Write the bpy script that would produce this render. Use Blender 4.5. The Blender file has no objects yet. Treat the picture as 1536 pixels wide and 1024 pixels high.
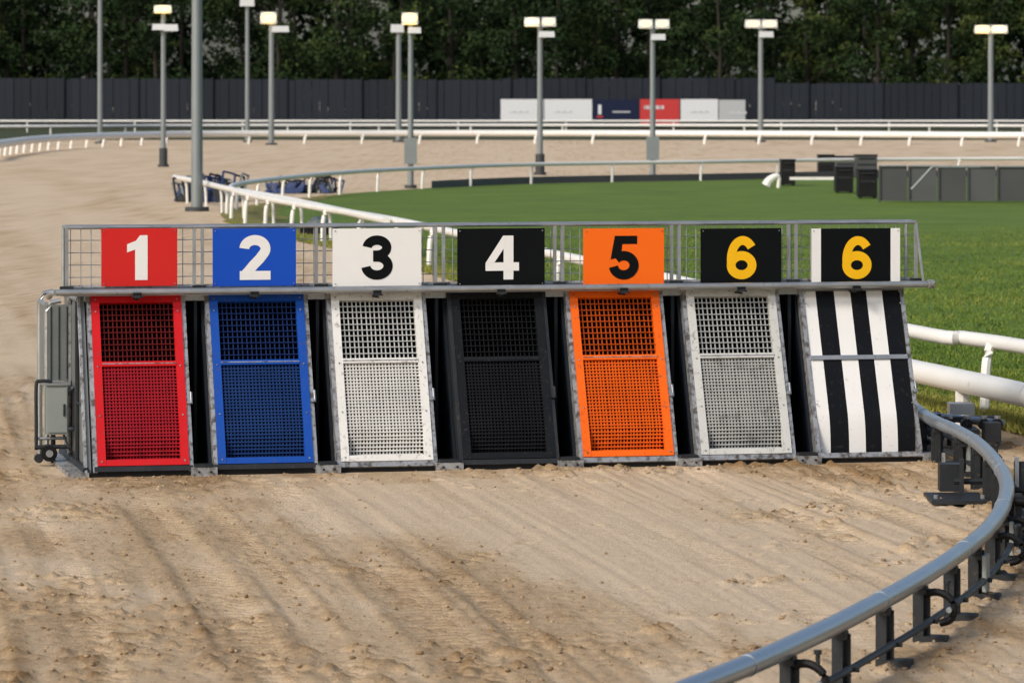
import bpy, math, random
import numpy as np
from mathutils import Vector, Matrix
random.seed(7); rng=np.random.default_rng(11)
scene=bpy.context.scene
F=6060.0; CH=1.8; HY=150.0
# ---------------------------------------------------------------- materials
def nmat(name):
    m=bpy.data.materials.new(name); m.use_nodes=True
    nt=m.node_tree; b=nt.nodes['Principled BSDF']; return m,nt,b
def mat(name,col,rough=.5,metal=0,var=.25,scale=6,dirt=None,dirt_amt=.0,bump=.1,bscale=60,dscale=38,spec=.5):
    m,nt,b=nmat(name); N=nt.nodes; L=nt.links
    tc=N.new('ShaderNodeTexCoord')
    n=N.new('ShaderNodeTexNoise'); n.inputs['Scale'].default_value=scale; n.inputs['Detail'].default_value=6
    L.new(tc.outputs['Object'],n.inputs['Vector'])
    mx=N.new('ShaderNodeMix'); mx.data_type='RGBA'
    mx.inputs[6].default_value=(*[c*(1-var) for c in col],1); mx.inputs[7].default_value=(*[min(1,c*(1+var*.6)) for c in col],1)
    L.new(n.outputs['Fac'],mx.inputs[0]); out=mx.outputs[2]
    if dirt:
        n2=N.new('ShaderNodeTexNoise'); n2.inputs['Scale'].default_value=dscale; n2.inputs['Detail'].default_value=7; n2.inputs['Roughness'].default_value=.65
        L.new(tc.outputs['Object'],n2.inputs['Vector'])
        r=N.new('ShaderNodeMapRange'); r.inputs[1].default_value=.66-dirt_amt*.22; r.inputs[2].default_value=.76-dirt_amt*.16; r.inputs[4].default_value=.35+dirt_amt*.6
        L.new(n2.outputs['Fac'],r.inputs[0])
        m2=N.new('ShaderNodeMix'); m2.data_type='RGBA'; m2.inputs[7].default_value=(*dirt,1)
        L.new(r.outputs[0],m2.inputs[0]); L.new(out,m2.inputs[6]); out=m2.outputs[2]
    L.new(out,b.inputs['Base Color'])
    rr=N.new('ShaderNodeMapRange'); rr.inputs[3].default_value=max(.05,rough-.12); rr.inputs[4].default_value=min(1,rough+.15)
    L.new(n.outputs['Fac'],rr.inputs[0]); L.new(rr.outputs[0],b.inputs['Roughness'])
    b.inputs['Metallic'].default_value=metal; b.inputs['Specular IOR Level'].default_value=spec
    if bump>0:
        n3=N.new('ShaderNodeTexNoise'); n3.inputs['Scale'].default_value=bscale; n3.inputs['Detail'].default_value=4
        L.new(tc.outputs['Object'],n3.inputs['Vector'])
        bp=N.new('ShaderNodeBump'); bp.inputs['Strength'].default_value=bump; bp.inputs['Distance'].default_value=.01
        L.new(n3.outputs['Fac'],bp.inputs['Height']); L.new(bp.outputs[0],b.inputs['Normal'])
    return m
M={}
M['steel']=mat('galvanised_steel',(.42,.44,.45),.40,.7,.35,9,(.15,.12,.09),.35)
M['steel_worn']=mat('worn_steel',(.45,.46,.47),.42,.55,.4,12,(.075,.055,.04),.85,dscale=32)
M['dark']=mat('interior_shade',(.004,.005,.006),.8,0,.3,spec=.1)  # near-black colour stands in for the shade inside the traps
M['navy']=mat('dark_navy_panel',(.008,.012,.018),.5,.1,.4,5,(.04,.035,.03),.3,spec=.2)
M['dsteel']=mat('dark_steel',(.034,.038,.043),.5,.4,.4,8,(.12,.095,.07),.35,spec=.3)
M['blackp']=mat('black_rubber',(.008,.008,.009),.5,0,.3,8,(.08,.065,.05),.2,spec=.25)
M['grey_box']=mat('grey_cabinet_paint',(.27,.30,.29),.45,.1,.12,5,(.16,.13,.10),.25)
M['side']=mat('side_panel_metal',(.20,.22,.22),.42,.4,.25,5,(.15,.12,.09),.35)
cols={1:(.60,.008,.012),2:(.007,.07,.39),3:(.74,.74,.72),4:(.010,.011,.013),5:(.88,.135,.004),6:(.58,.59,.57),7:(.42,.43,.43)}
for i,c in cols.items():
    M['fr%d'%i]=mat('door_paint_%d'%i,c,.42,0,.14,7,(.09,.065,.05) if i!=4 else (.06,.055,.05),.45 if i in(3,6) else .40,.08,40,34,spec=.3 if i!=4 else .18)
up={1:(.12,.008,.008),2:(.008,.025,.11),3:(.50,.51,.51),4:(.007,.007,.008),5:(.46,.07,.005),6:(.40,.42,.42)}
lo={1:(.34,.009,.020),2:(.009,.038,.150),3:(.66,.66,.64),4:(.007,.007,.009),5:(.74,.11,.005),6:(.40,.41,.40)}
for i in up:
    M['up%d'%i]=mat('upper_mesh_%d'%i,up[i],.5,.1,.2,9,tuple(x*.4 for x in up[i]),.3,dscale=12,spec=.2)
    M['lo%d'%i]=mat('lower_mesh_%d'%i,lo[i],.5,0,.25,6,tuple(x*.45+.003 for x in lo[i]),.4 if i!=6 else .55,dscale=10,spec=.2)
def flat(name,c,r=.5,sp=.25): return mat(name,c,r,0,.05,3,(c[0]*.8+.015,c[1]*.8+.015,c[2]*.8+.013),.08,.03,20,40,spec=sp)
M['sg_red']=flat('sign_red',(.60,.018,.016)); M['sg_blue']=flat('sign_blue',(.005,.07,.48)); M['sg_white']=flat('sign_white',(.80,.80,.79))
M['sg_black']=flat('sign_black',(.003,.004,.005),.6,.12); M['sg_orange']=flat('sign_orange',(.90,.145,.006)); M['sg_yellow']=flat('sign_yellow',(.88,.48,.006))
M['st_w']=mat('stripe_white',(.80,.80,.79),.4,0,.06,6,(.33,.30,.26),.25,.05,30,40,spec=.3)
M['st_b']=mat('stripe_black',(.006,.007,.009),.5,0,.3,6,(.05,.05,.045),.3,.1,30,40,spec=.15)
M['white']=mat('white_rail_plastic',(.80,.785,.745),.35,0,.06,3,(.36,.30,.21),.3,.05,dscale=9)
M['wsteel']=mat('rail_steel',(.37,.42,.48),.30,.75,.22,5,(.22,.20,.17),.3)
M['pole']=mat('pole_galvanised',(.23,.26,.27),.5,.3,.15,2)
M['pole_dark']=mat('pole_base_dark',(.04,.045,.05),.6)
M['lampw']=mat('lamp_housing',(.55,.57,.58),.4,.1,.1)
M['fence']=mat('fence_slate',(.016,.021,.032),.6,.1,.25,.6,spec=.3)
M['fence2']=mat('fence_slate_dark',(.013,.017,.026),.6,.1,.25,.6,spec=.3)
M['banner_w']=mat('banner_white',(.66,.68,.71),.6,0,.05); M['banner_r']=mat('banner_red',(.50,.03,.03),.6,0,.05)
M['banner_d']=mat('banner_navy',(.008,.014,.045),.6,0,.05,spec=.2); M['banner_g']=mat('banner_grey',(.42,.44,.46),.6,0,.05)
M['panelgrey']=mat('barrier_grey',(.080,.085,.09),.6,0,.2,3)
M['panelgrey2']=mat('barrier_grey_dark',(.060,.063,.067),.6,0,.2,3)
M['bluecloth']=mat('blue_tarpaulin',(.012,.035,.13),.5,0,.4,8)
M['bark']=mat('bark',(.022,.018,.013),.9)
def emis(name,c,s):
    m,nt,b=nmat(name); b.inputs['Base Color'].default_value=(.5,.4,.2,1); b.inputs['Emission Color'].default_value=(*c,1); b.inputs['Emission Strength'].default_value=s; return m
M['lit_w']=emis('lamp_glow_warm',(1,.66,.22),2.6); M['lit_c']=emis('lamp_glow_pale',(1,.78,.45),1.6); M['lit_d']=emis('lamp_glow_dim',(1,.93,.80),.7)

# ---------------------------------------------------------------- mesh builder
class MB:
    def __init__(s): s.v=[]; s.f=[]; s.m=[]; s.mats=[]
    def mi(s,k):
        if k not in s.mats: s.mats.append(k)
        return s.mats.index(k)
    def poly(s,pts,k):
        b=len(s.v); s.v+= [tuple(p) for p in pts]; s.f.append(tuple(range(b,b+len(pts)))); s.m.append(s.mi(k))
    def hexa(s,p,k):
        b=len(s.v); s.v+=[tuple(q) for q in p]; i=s.mi(k)
        for f in ((0,3,2,1),(4,5,6,7),(0,1,5,4),(1,2,6,5),(2,3,7,6),(3,0,4,7)):
            s.f.append(tuple(b+x for x in f)); s.m.append(i)
    def box(s,x0,x1,y0,y1,z0,z1,k,fn=None):
        p=[(x0,y0,z0),(x1,y0,z0),(x1,y1,z0),(x0,y1,z0),(x0,y0,z1),(x1,y0,z1),(x1,y1,z1),(x0,y1,z1)]
        if fn: p=[fn(*q) for q in p]
        s.hexa(p,k)
    def prism(s,poly,off,k):
        n=len(poly); b=len(s.v); o=Vector(off); i=s.mi(k)
        s.v+=[tuple(p) for p in poly]+[tuple(Vector(p)+o) for p in poly]
        s.f.append(tuple(range(b,b+n))); s.m.append(i); s.f.append(tuple(range(b+2*n-1,b+n-1,-1))); s.m.append(i)
        for a in range(n):
            c=(a+1)%n; s.f.append((b+a,b+n+a,b+n+c,b+c)); s.m.append(i)
    def tube(s,path,r,k,n=10,r1=None):
        path=[Vector(p) for p in path]; b=len(s.v); i=s.mi(k); m=len(path)
        for j,p in enumerate(path):
            d=(path[min(j+1,m-1)]-path[max(j-1,0)]).normalized()
            a=Vector((0,0,1)) if abs(d.z)<.9 else Vector((0,1,0))
            e1=d.cross(a).normalized(); e2=d.cross(e1)
            rr=r if r1 is None else r+(r1-r)*j/(m-1)
            for q in range(n):
                t=2*math.pi*q/n; s.v.append(tuple(p+e1*rr*math.cos(t)+e2*rr*math.sin(t)))
        for j in range(m-1):
            for q in range(n):
                c=(q+1)%n; s.f.append((b+j*n+q,b+j*n+c,b+(j+1)*n+c,b+(j+1)*n+q)); s.m.append(i)
        s.f.append(tuple(range(b+n-1,b-1,-1))); s.m.append(i); s.f.append(tuple(range(b+(m-1)*n,b+m*n))); s.m.append(i)
    def build(s,name,parent=None,smooth=False):
        me=bpy.data.meshes.new(name); me.from_pydata(s.v,[],s.f)
        for k in s.mats: me.materials.append(M[k])
        me.polygons.foreach_set('material_index',s.m)
        if smooth:
            me.polygons.foreach_set('use_smooth',[True]*len(s.f)); 
            try: me.set_sharp_from_angle(angle=math.radians(40))
            except Exception: pass
        me.update(); ob=bpy.data.objects.new(name,me); scene.collection.objects.link(ob)
        if parent: ob.parent=parent
        return ob
def empty(name,loc=(0,0,0),rz=0):
    e=bpy.data.objects.new(name,None); e.location=loc; e.rotation_euler=(0,0,rz); e.empty_display_size=.2
    scene.collection.objects.link(e); return e
# site survey: ground position from bearing/depression seen from the camera station
def gp(px,py,z=0):
    Y=(CH-z)*F/(py-HY); return ((px-768)/F*Y,Y)

# ---------------------------------------------------------------- numpy noise
def vn(x,y,seed=0):
    xi=np.floor(x).astype(np.int64); yi=np.floor(y).astype(np.int64); xf=x-xi; yf=y-yi
    xf=xf*xf*(3-2*xf); yf=yf*yf*(3-2*yf)
    def h(a,b):
        n=(a*374761393+b*668265263+seed*144269504)&0x7fffffff
        n=((n^(n>>13))*1274126177)&0x7fffffff
        return ((n^(n>>16))&0xffff)/65535.
    return (h(xi,yi)*(1-xf)+h(xi+1,yi)*xf)*(1-yf)+(h(xi,yi+1)*(1-xf)+h(xi+1,yi+1)*xf)*yf
def fbm(x,y,o=4,seed=0):
    a=.5; t=0; s=0
    for i in range(o): t=t+a*vn(x*2**i+17.3*i,y*2**i+5.1*i,seed+i); s+=a; a*=.5
    return t/s
def sstep(a,b,x): t=np.clip((x-a)/(b-a),0,1); return t*t*(3-2*t)

# trap frame
X0,Y0=-1.995,19.41; TH=math.atan2(.87,4.043); C,S=math.cos(TH),math.sin(TH)
def U(px,v): k=(px-768)/F; return (k*(Y0+v*C)-X0+v*S)/(C-k*S)
def ZH(py,u,v): return CH-(py-HY)*(Y0+u*S+v*C)/F

# lure rail path
rp=[(1360,600),(1380,618),(1405,633),(1435,646),(1468,666),(1496,696),(1510,727),(1503,762),(1478,797),(1440,828),(1400,855),(1350,885),(1300,912),(1250,938),(1200,962),(1150,985),(1100,1006),(1030,1034),(940,1070),(840,1110)]
railpts=[]
for p in rp:
    x,y=gp(p[0],p[1],.2); railpts.append((x,y,.2))
def smoothpath(pts,k=8):
    P=[Vector(p) for p in pts]; P=[P[0]*2-P[1]]+P+[P[-1]*2-P[-2]]; out=[]
    for i in range(1,len(P)-2):
        for j in range(k):
            t=j/k; a,b,c,d=P[i-1],P[i],P[i+1],P[i+2]
            out.append(.5*((2*b)+(-a+c)*t+(2*a-5*b+4*c-d)*t*t+(-a+3*b-3*c+d)*t**3))
    out.append(P[-2]); return out
def resample(path,step):
    out=[path[0]]; acc=0
    for a,b in zip(path[:-1],path[1:]):
        l=(b-a).length
        while acc+l>=step:
            t=(step-acc)/l; a=a+(b-a)*t; out.append(a.copy()); l=(b-a).length; acc=0
        acc+=l
    return out
RP=smoothpath(railpts,8)

# ---------------------------------------------------------------- ground
def axis(lo,hi,step,far,gr):
    a=list(np.arange(lo,hi,step)); d=step; x=a[-1]; up_=[]
    while x<far: d*=gr; x+=d; up_.append(x)
    return a,up_
xa,xu=axis(-2.95,2.95,.013,2500,1.045); xd=[-q for q in xu][::-1]; xs=np.array(xd+xa+xu)
ya,yu=axis(11.0,21.0,.014,4000,1.026); d=.014; y=11.0; yd=[]
while y>-60: d*=1.08; y-=d; yd.append(y)
ys=np.array(yd[::-1]+ya+yu)
X,Y=np.meshgrid(xs,ys); 
dN=np.clip(18.8-Y,0,9)
g=.165*(Y-18.8)-.015*dN+.002*dN**2
Cc=X+g+.02*np.sin(Y*.7)+.03*(fbm(X*.7,Y*.7,2,9)-.5)
near=(1-sstep(22,32,Y))*(1-sstep(3.0,3.8,np.abs(X)))*sstep(9.6,10.6,Y)
farf=1-.75*sstep(22,30,Y)
H=.010*(fbm(X*.8,Y*.5,3,1)-.5)
loose=sstep(.44,.66,fbm(Cc*1.3+3,Y*.45,5,5)+.15*sstep(-.6,-2.0,X)-.16*sstep(-.9,-.2,Cc)*(1-sstep(1.1,1.7,Cc))+.08*sstep(1.2,1.9,X))
ruts=[(-2.75,.16),(-2.3,.09),(-1.78,.11),(-1.52,.08),(-1.10,.12),(-.84,.06),(-.3,.05),(.28,.10),(.75,.05),(1.0,.11),(1.45,.09),(1.75,.06),(1.95,.12),(-3.6,.2),(-4.6,.2)]
tone=loose*.42*farf
for i,(c0,w) in enumerate(ruts):
    dd=(Cc-c0)/w; m=np.exp(-dd**4); edge=np.exp(-((np.abs(dd)-1.15)/.25)**2)
    vis=(.25+.75*sstep(.35,.6,fbm(X*0+c0*3,Y*.35,2,20+i)))*(1 if c0<-.7 or c0>.9 else .6)
    H+=-.008*m*vis+.008*edge*vis*(.2+1.3*fbm(X*14,Y*9,3,33))*near
    tm_=m*sstep(.36,.50,fbm(X*1.5,Y*.8,3,50+i))
    tread=np.sin(2*np.pi*(Y/.085+np.abs(dd)*.9))*tm_*(1 if c0<-.7 or c0>.9 else .4)
    H+=.0055*tread*near; tone+=.26*edge*vis*(.4+1.2*fbm(X*9,Y*6,3,34))+.18*tread*near-.06*m*vis+.17*tm_*vis
hl=vn(Cc*28,Y*.40,71)*.6+vn(Cc*52,Y*.7,73)*.4
hv=.45+.9*sstep(.38,.62,fbm(X*.6,Y*.4,3,75))
H+=.011*(hl-.5)*hv*near; tone+=.40*(hl-.5)*hv+.22*(vn(Cc*8,Y*.2,72)-.5)
cl=np.clip(fbm(X*15,Y*15,3,81)-.54,0,1)*sstep(.51,.67,fbm(X*1.7,Y*1.7,3,82)+.11*loose)
H+=.080*cl*near; tone+=1.4*cl
cr=np.clip(fbm(X*34,Y*34,2,83)-.5,0,1)*(.22+.75*loose); H+=.022*cr*near; tone+=.5*cr
H+=.004*(fbm(X*20,Y*20,3,84)-.5)*near
for _ in range(200):
    px_,py_=rng.uniform(-2.6,2.4),rng.uniform(11.5,20); 
    i0,i1=np.searchsorted(ys,[py_-.1,py_+.1]); j0,j1=np.searchsorted(xs,[px_-.1,px_+.1])
    r_=rng.uniform(.018,.035); dd2=((X[i0:i1,j0:j1]-px_)/r_)**2+((Y[i0:i1,j0:j1]-py_)/(r_*1.3))**2
    H[i0:i1,j0:j1]+=-.006*np.exp(-dd2)+.004*np.exp(-((np.sqrt(dd2)-1.6)/.4)**2); tone[i0:i1,j0:j1]+=.18*np.exp(-((np.sqrt(dd2)-1.4)/.5)**2)
ul=(X-X0)*C+(Y-Y0)*S; vl=-(X-X0)*S+(Y-Y0)*C
inr=sstep(-.35,-.1,ul)*(1-sstep(4.2,4.5,ul))
dr=np.exp(-((vl+.14)/.11)**2)*inr*(.2+fbm(X*9,Y*9,4,90)); H+=.006*dr*near; tone+=.5*dr
dr2=np.exp(-((vl+.45)/.34)**2)*inr*sstep(.38,.55,fbm(X*1.3,Y*1.3,3,94)+.1*sstep(2,3.5,ul)); H+=.014*dr2*np.clip(fbm(X*12,Y*12,3,91)-.42,0,1)*3*near; tone+=.6*dr2*fbm(X*5,Y*5,3,92)
left=np.exp(-((ul+.35)/.2)**2)*sstep(-.3,0,vl)*(1-sstep(1.5,1.9,vl)); H+=.012*left*(.3+fbm(X*8,Y*8,3,93)); tone+=.35*left
RA=np.array([(p.x,p.y) for p in RP]); 
RX=np.interp(Y[:,0],RA[::-1,1],RA[::-1,0]); dx=X-RX[:,None]
rl=np.exp(-((dx-.12)/.22)**2)*(1-sstep(20.5,21.5,Y)); H+=.03*rl*np.clip(fbm(X*10,Y*10,4,95)-.35,0,1)*near; tone+=.8*rl*fbm(X*4,Y*4,3,96)
rt=sstep(.3,.6,dx)*(1-sstep(21,22,Y)); tone+=.3*rt*fbm(X*3,Y*3,3,97)
H-=.012
under=sstep(-.09,-.04,vl)*(1-sstep(1.2,1.4,vl))*sstep(-.16,-.1,ul)*(1-sstep(4.2,4.3,ul)); H=H*(1-under)-.012*under
tone=np.clip(tone,-.2,1.3)
ny,nx=X.shape
co=np.stack([X,Y,np.where(near>0,H,-.010)],-1).reshape(-1,3).astype(np.float32)
idx=np.arange(nx*ny).reshape(ny,nx)
q=np.stack([idx[:-1,:-1],idx[:-1,1:],idx[1:,1:],idx[1:,:-1]],-1).reshape(-1,4)
def npmesh(name,co,q,mats,smooth=True,attrs={},matidx=None):
    me=bpy.data.meshes.new(name); k=q.shape[1]
    me.vertices.add(len(co)); me.vertices.foreach_set('co',co.astype(np.float32).ravel())
    me.loops.add(q.size); me.loops.foreach_set('vertex_index',q.astype(np.int32).ravel())
    me.polygons.add(len(q)); me.polygons.foreach_set('loop_start',(np.arange(len(q))*k).astype(np.int32))
    try: me.polygons.foreach_set('loop_total',np.full(len(q),k,np.int32))
    except Exception: pass
    for mm in mats: me.materials.append(mm)
    me.update(calc_edges=True)
    me.polygons.foreach_set('use_smooth',np.full(len(q),smooth))
    for a,vv in attrs.items():
        at=me.attributes.new(a,'FLOAT','POINT'); at.data.foreach_set('value',vv.astype(np.float32).ravel())
    me.validate(); ob=bpy.data.objects.new(name,me); scene.collection.objects.link(ob); return ob
def sandmat():
    m,nt,b=nmat('sand'); N=nt.nodes; L=nt.links
    tc=N.new('ShaderNodeTexCoord'); at=N.new('ShaderNodeAttribute'); at.attribute_name='tone'
    def noise(sc,det=5,vec=None,ro=.6):
        n=N.new('ShaderNodeTexNoise'); n.inputs['Scale'].default_value=sc; n.inputs['Detail'].default_value=det; n.inputs['Roughness'].default_value=ro
        L.new(vec if vec else tc.outputs['Object'],n.inputs['Vector']); return n.outputs['Fac']
    def math_(op,a,bv):
        x=N.new('ShaderNodeMath'); x.operation=op
        for i,vv in enumerate((a,bv)):
            if isinstance(vv,(int,float)): x.inputs[i].default_value=vv
            else: L.new(vv,x.inputs[i])
        return x.outputs[0]
    mp=N.new('ShaderNodeMapping'); mp.inputs['Rotation'].default_value=(0,0,.165); mp.inputs['Scale'].default_value=(7,.13,1)
    L.new(tc.outputs['Object'],mp.inputs['Vector'])
    st=noise(1.0,5,mp.outputs[0],.65)
    f=math_('ADD',at.outputs['Fac'],math_('MULTIPLY',math_('SUBTRACT',noise(3,9,None,.7),.5),.5))
    f=math_('ADD',f,math_('MULTIPLY',math_('SUBTRACT',noise(60,4),.5),.6))
    f=math_('ADD',f,math_('MULTIPLY',math_('SUBTRACT',st,.5),.45))
    cr=N.new('ShaderNodeValToRGB'); e=cr.color_ramp.elements
    e[0].position=0; e[0].color=(.66,.525,.375,1); e[1].position=1; e[1].color=(.27,.172,.083,1)
    k=e.new(.40); k.color=(.53,.395,.252,1)
    L.new(f,cr.inputs[0])
    sp=N.new('ShaderNodeMix'); sp.data_type='RGBA'; sp.blend_type='MULTIPLY'; sp.inputs[0].default_value=.6
    cs=N.new('ShaderNodeValToRGB'); cs.color_ramp.elements[0].position=.3; cs.color_ramp.elements[0].color=(.5,.47,.43,1); cs.color_ramp.elements[1].position=.62; cs.color_ramp.elements[1].color=(1.18,1.18,1.18,1)
    L.new(noise(170,3,None,.8),cs.inputs[0]); L.new(cr.outputs[0],sp.inputs[6]); L.new(cs.outputs[0],sp.inputs[7])
    L.new(sp.outputs[2],b.inputs['Base Color']); b.inputs['Roughness'].default_value=.9; b.inputs['Specular IOR Level'].default_value=.2
    bh=math_('ADD',math_('MULTIPLY',noise(40,8,None,.75),1.0),math_('MULTIPLY',noise(150,3),.35))
    bp=N.new('ShaderNodeBump'); bp.inputs['Strength'].default_value=.8; bp.inputs['Distance'].default_value=.013
    L.new(bh,bp.inputs['Height']); L.new(bp.outputs[0],b.inputs['Normal']); return m
SAND=sandmat()
npmesh('sand_track_ground',co,q,[SAND],True,{'tone':tone})

# clods
def ico():
    t=(1+5**.5)/2; v=np.array([(-1,t,0),(1,t,0),(-1,-t,0),(1,-t,0),(0,-1,t),(0,1,t),(0,-1,-t),(0,1,-t),(t,0,-1),(t,0,1),(-t,0,-1),(-t,0,1)],float)/1.9
    f=np.array([(0,11,5),(0,5,1),(0,1,7),(0,7,10),(0,10,11),(1,5,9),(5,11,4),(11,10,2),(10,7,6),(7,1,8),(3,9,4),(3,4,2),(3,2,6),(3,6,8),(3,8,9),(4,9,5),(2,4,11),(6,2,10),(8,6,7),(9,8,1)]); return v,f
iv,iff=ico(); cv=[]; cf=[]; n=0; ct=[]
cand=0; ZZ=co.reshape(ny,nx,3)[:,:,2]
while n<6000 and cand<90000:
    cand+=1
    x=rng.uniform(-2.9,2.9); yy=rng.uniform(11,21)
    j=min(np.searchsorted(xs,x),nx-1); i=np.searchsorted(ys,yy)
    if rng.random()>.02+.9*min(1,loose[i,j]*.20+rl[i,j]*.7+dr[i,j]*.8+dr2[i,j]*.4+9*cl[i,j]): continue
    if -.05<vl[i,j]<1.3 and -.1<ul[i,j]<4.2: continue
    r=.003+.008*rng.random()**3
    vv=iv*(1+rng.uniform(-.3,.3,(12,1)))*r*np.array([rng.uniform(.8,1.4),rng.uniform(.8,1.4),rng.uniform(.5,.9)])
    cv.append(vv+np.array([x,yy,ZZ[i,j]+r*.15])); cf.append(iff+12*n); n+=1
    ct.append(np.full(12,rng.uniform(.45,.95)))
npmesh('sand_clods',np.concatenate(cv),np.concatenate(cf),[SAND],True,{'tone':np.concatenate(ct)})

# ---------------------------------------------------------------- grass infield
inner=[gp(*p,.42) for p in ((1536,520),(1448,507),(1360,495),(980,413),(800,375),(600,332),(480,312),(400,298),(352,286))]
inner=[(3.9,18.0),(3.3,20.4)]+inner+[gp(*p,.42) for p in ((352,278),(400,270),(500,260),(600,254),(750,248),(900,245),(1050,243),(1250,240),(1536,238))]+[(22,97),(40,96)]
IN=smoothpath([(a,b,0) for a,b in inner],6)
bound=[(p.x-.22*(1 if p.y<60 else .5),p.y) for p in IN]
def grassmat(name,c1,c2,c3):
    m,nt,b=nmat(name); N=nt.nodes; L=nt.links
    tc=N.new('ShaderNodeTexCoord'); at=N.new('ShaderNodeAttribute'); at.attribute_name='tone'
    n=N.new('ShaderNodeTexNoise'); n.inputs['Scale'].default_value=.55; n.inputs['Detail'].default_value=10; n.inputs['Roughness'].default_value=.8
    L.new(tc.outputs['Object'],n.inputs['Vector'])
    a=N.new('ShaderNodeMath'); a.operation='ADD'; L.new(n.outputs['Fac'],a.inputs[0]); L.new(at.outputs['Fac'],a.inputs[1])
    cr=N.new('ShaderNodeValToRGB'); e=cr.color_ramp.elements; e[0].position=.3; e[0].color=(*c1,1); e[1].position=.98; e[1].color=(*c3,1); k=e.new(.58); k.color=(*c2,1)
    L.new(a.outputs[0],cr.inputs[0]); L.new(cr.outputs[0],b.inputs['Base Color']); b.inputs['Roughness'].default_value=.75; b.inputs['Specular IOR Level'].default_value=.25
    n2=N.new('ShaderNodeTexNoise'); n2.inputs['Scale'].default_value=25; n2.inputs['Detail'].default_value=5; L.new(tc.outputs['Object'],n2.inputs['Vector'])
    bp=N.new('ShaderNodeBump'); bp.inputs['Strength'].default_value=.8; bp.inputs['Distance'].default_value=.03; L.new(n2.outputs['Fac'],bp.inputs['Height']); L.new(bp.outputs[0],b.inputs['Normal'])
    return m
GR=grassmat('grass',(.068,.118,.012),(.125,.195,.024),(.30,.28,.06))
DRY=grassmat('dry_verge',(.12,.13,.03),(.24,.21,.06),(.36,.28,.14))
def sheet(name,pts,z,m):
    me=bpy.data.meshes.new(name); me.from_pydata([(a,b,z) for a,b in pts],[],[tuple(range(len(pts)))]); me.materials.append(m)
    ob=bpy.data.objects.new(name,me); scene.collection.objects.link(ob); return ob
sheet('grass_infield',bound+[(60,96),(60,10),(6,10)],.004,GR)
sheet('grass_verge',[(-200,182),(200,182),(200,700),(-200,700)],.004,grassmat('verge_grass',(.04,.05,.02),(.06,.07,.03),(.10,.09,.05)))
nb=len(bound); half=[i for i in range(nb) if bound[i][1]<80 and i<nb*.62]
vs=[];fs=[]
for a,i in enumerate(half):
    bx,by=bound[i]; t=(Vector(bound[min(i+1,nb-1)])-Vector(bound[max(i-1,0)])).normalized(); nn=Vector((t.y,-t.x))
    if nn.x<0 and by<62: nn=-nn
    w=.38+.12*math.sin(i*1.7)+.25*max(0,1-abs(by-62)/14)*2; 
    vs+= [(bx-nn.x*.05,by-nn.y*.05,.008),(bx+nn.x*w,by+nn.y*w,.008)]
    if a: fs.append((2*a-2,2*a-1,2*a+1,2*a))
me=bpy.data.meshes.new('dry_grass_strip'); me.from_pydata(vs,[],fs); me.materials.append(DRY); ob=bpy.data.objects.new('dry_grass_strip',me); scene.collection.objects.link(ob)
BY=np.array([p[1] for p in bound if p[1]<61]); BX=np.array([p[0] for p in bound if p[1]<61]); o=np.argsort(BY); BY=BY[o]; BX=BX[o]
def blades(name,n,y0,y1,hm,wm,xmax):
    yy=y0+(y1-y0)*rng.random(n)**1.3; bx=np.interp(yy,BY,BX); x=bx+(xmax(yy)-bx)*rng.random(n)**1.0
    x=np.where(rng.random(n)<.22,bx+np.abs(rng.normal(0,.22,n))-.08,x)
    d=x-bx; clump=fbm(x*2.2,yy*.9,4,7)
    h=hm*(.5+rng.random(n))*(1+.9*np.exp(-(d/.25)**2))*(.5+clump)*(1-.75*sstep(50,60,yy))
    an=rng.random(n)*np.pi; w=wm*(.6+.8*rng.random(n)); lx=rng.normal(0,.45,n)*h; ly=rng.normal(0,.45,n)*h
    b0=np.stack([x-np.cos(an)*w,yy-np.sin(an)*w,np.full(n,.003)],-1); b1=np.stack([x+np.cos(an)*w,yy+np.sin(an)*w,np.full(n,.003)],-1)
    tp=np.stack([x+lx,yy+ly,h],-1); v=np.stack([b0,b1,tp],1).reshape(-1,3)
    tn=np.repeat((clump-.5)*.5+rng.normal(.06,.12,n)+.6*np.exp(-(d/.55)**2)*rng.random(n)+.28*(1-sstep(.6,1.2,d))*(1-sstep(24,27,yy)),3)
    return npmesh(name,v,np.arange(3*n).reshape(-1,3),[GR],False,{'tone':tn})
blades('grass_blades',170000,19.5,60,.026,.005,lambda y:y*.135+.6)

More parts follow.
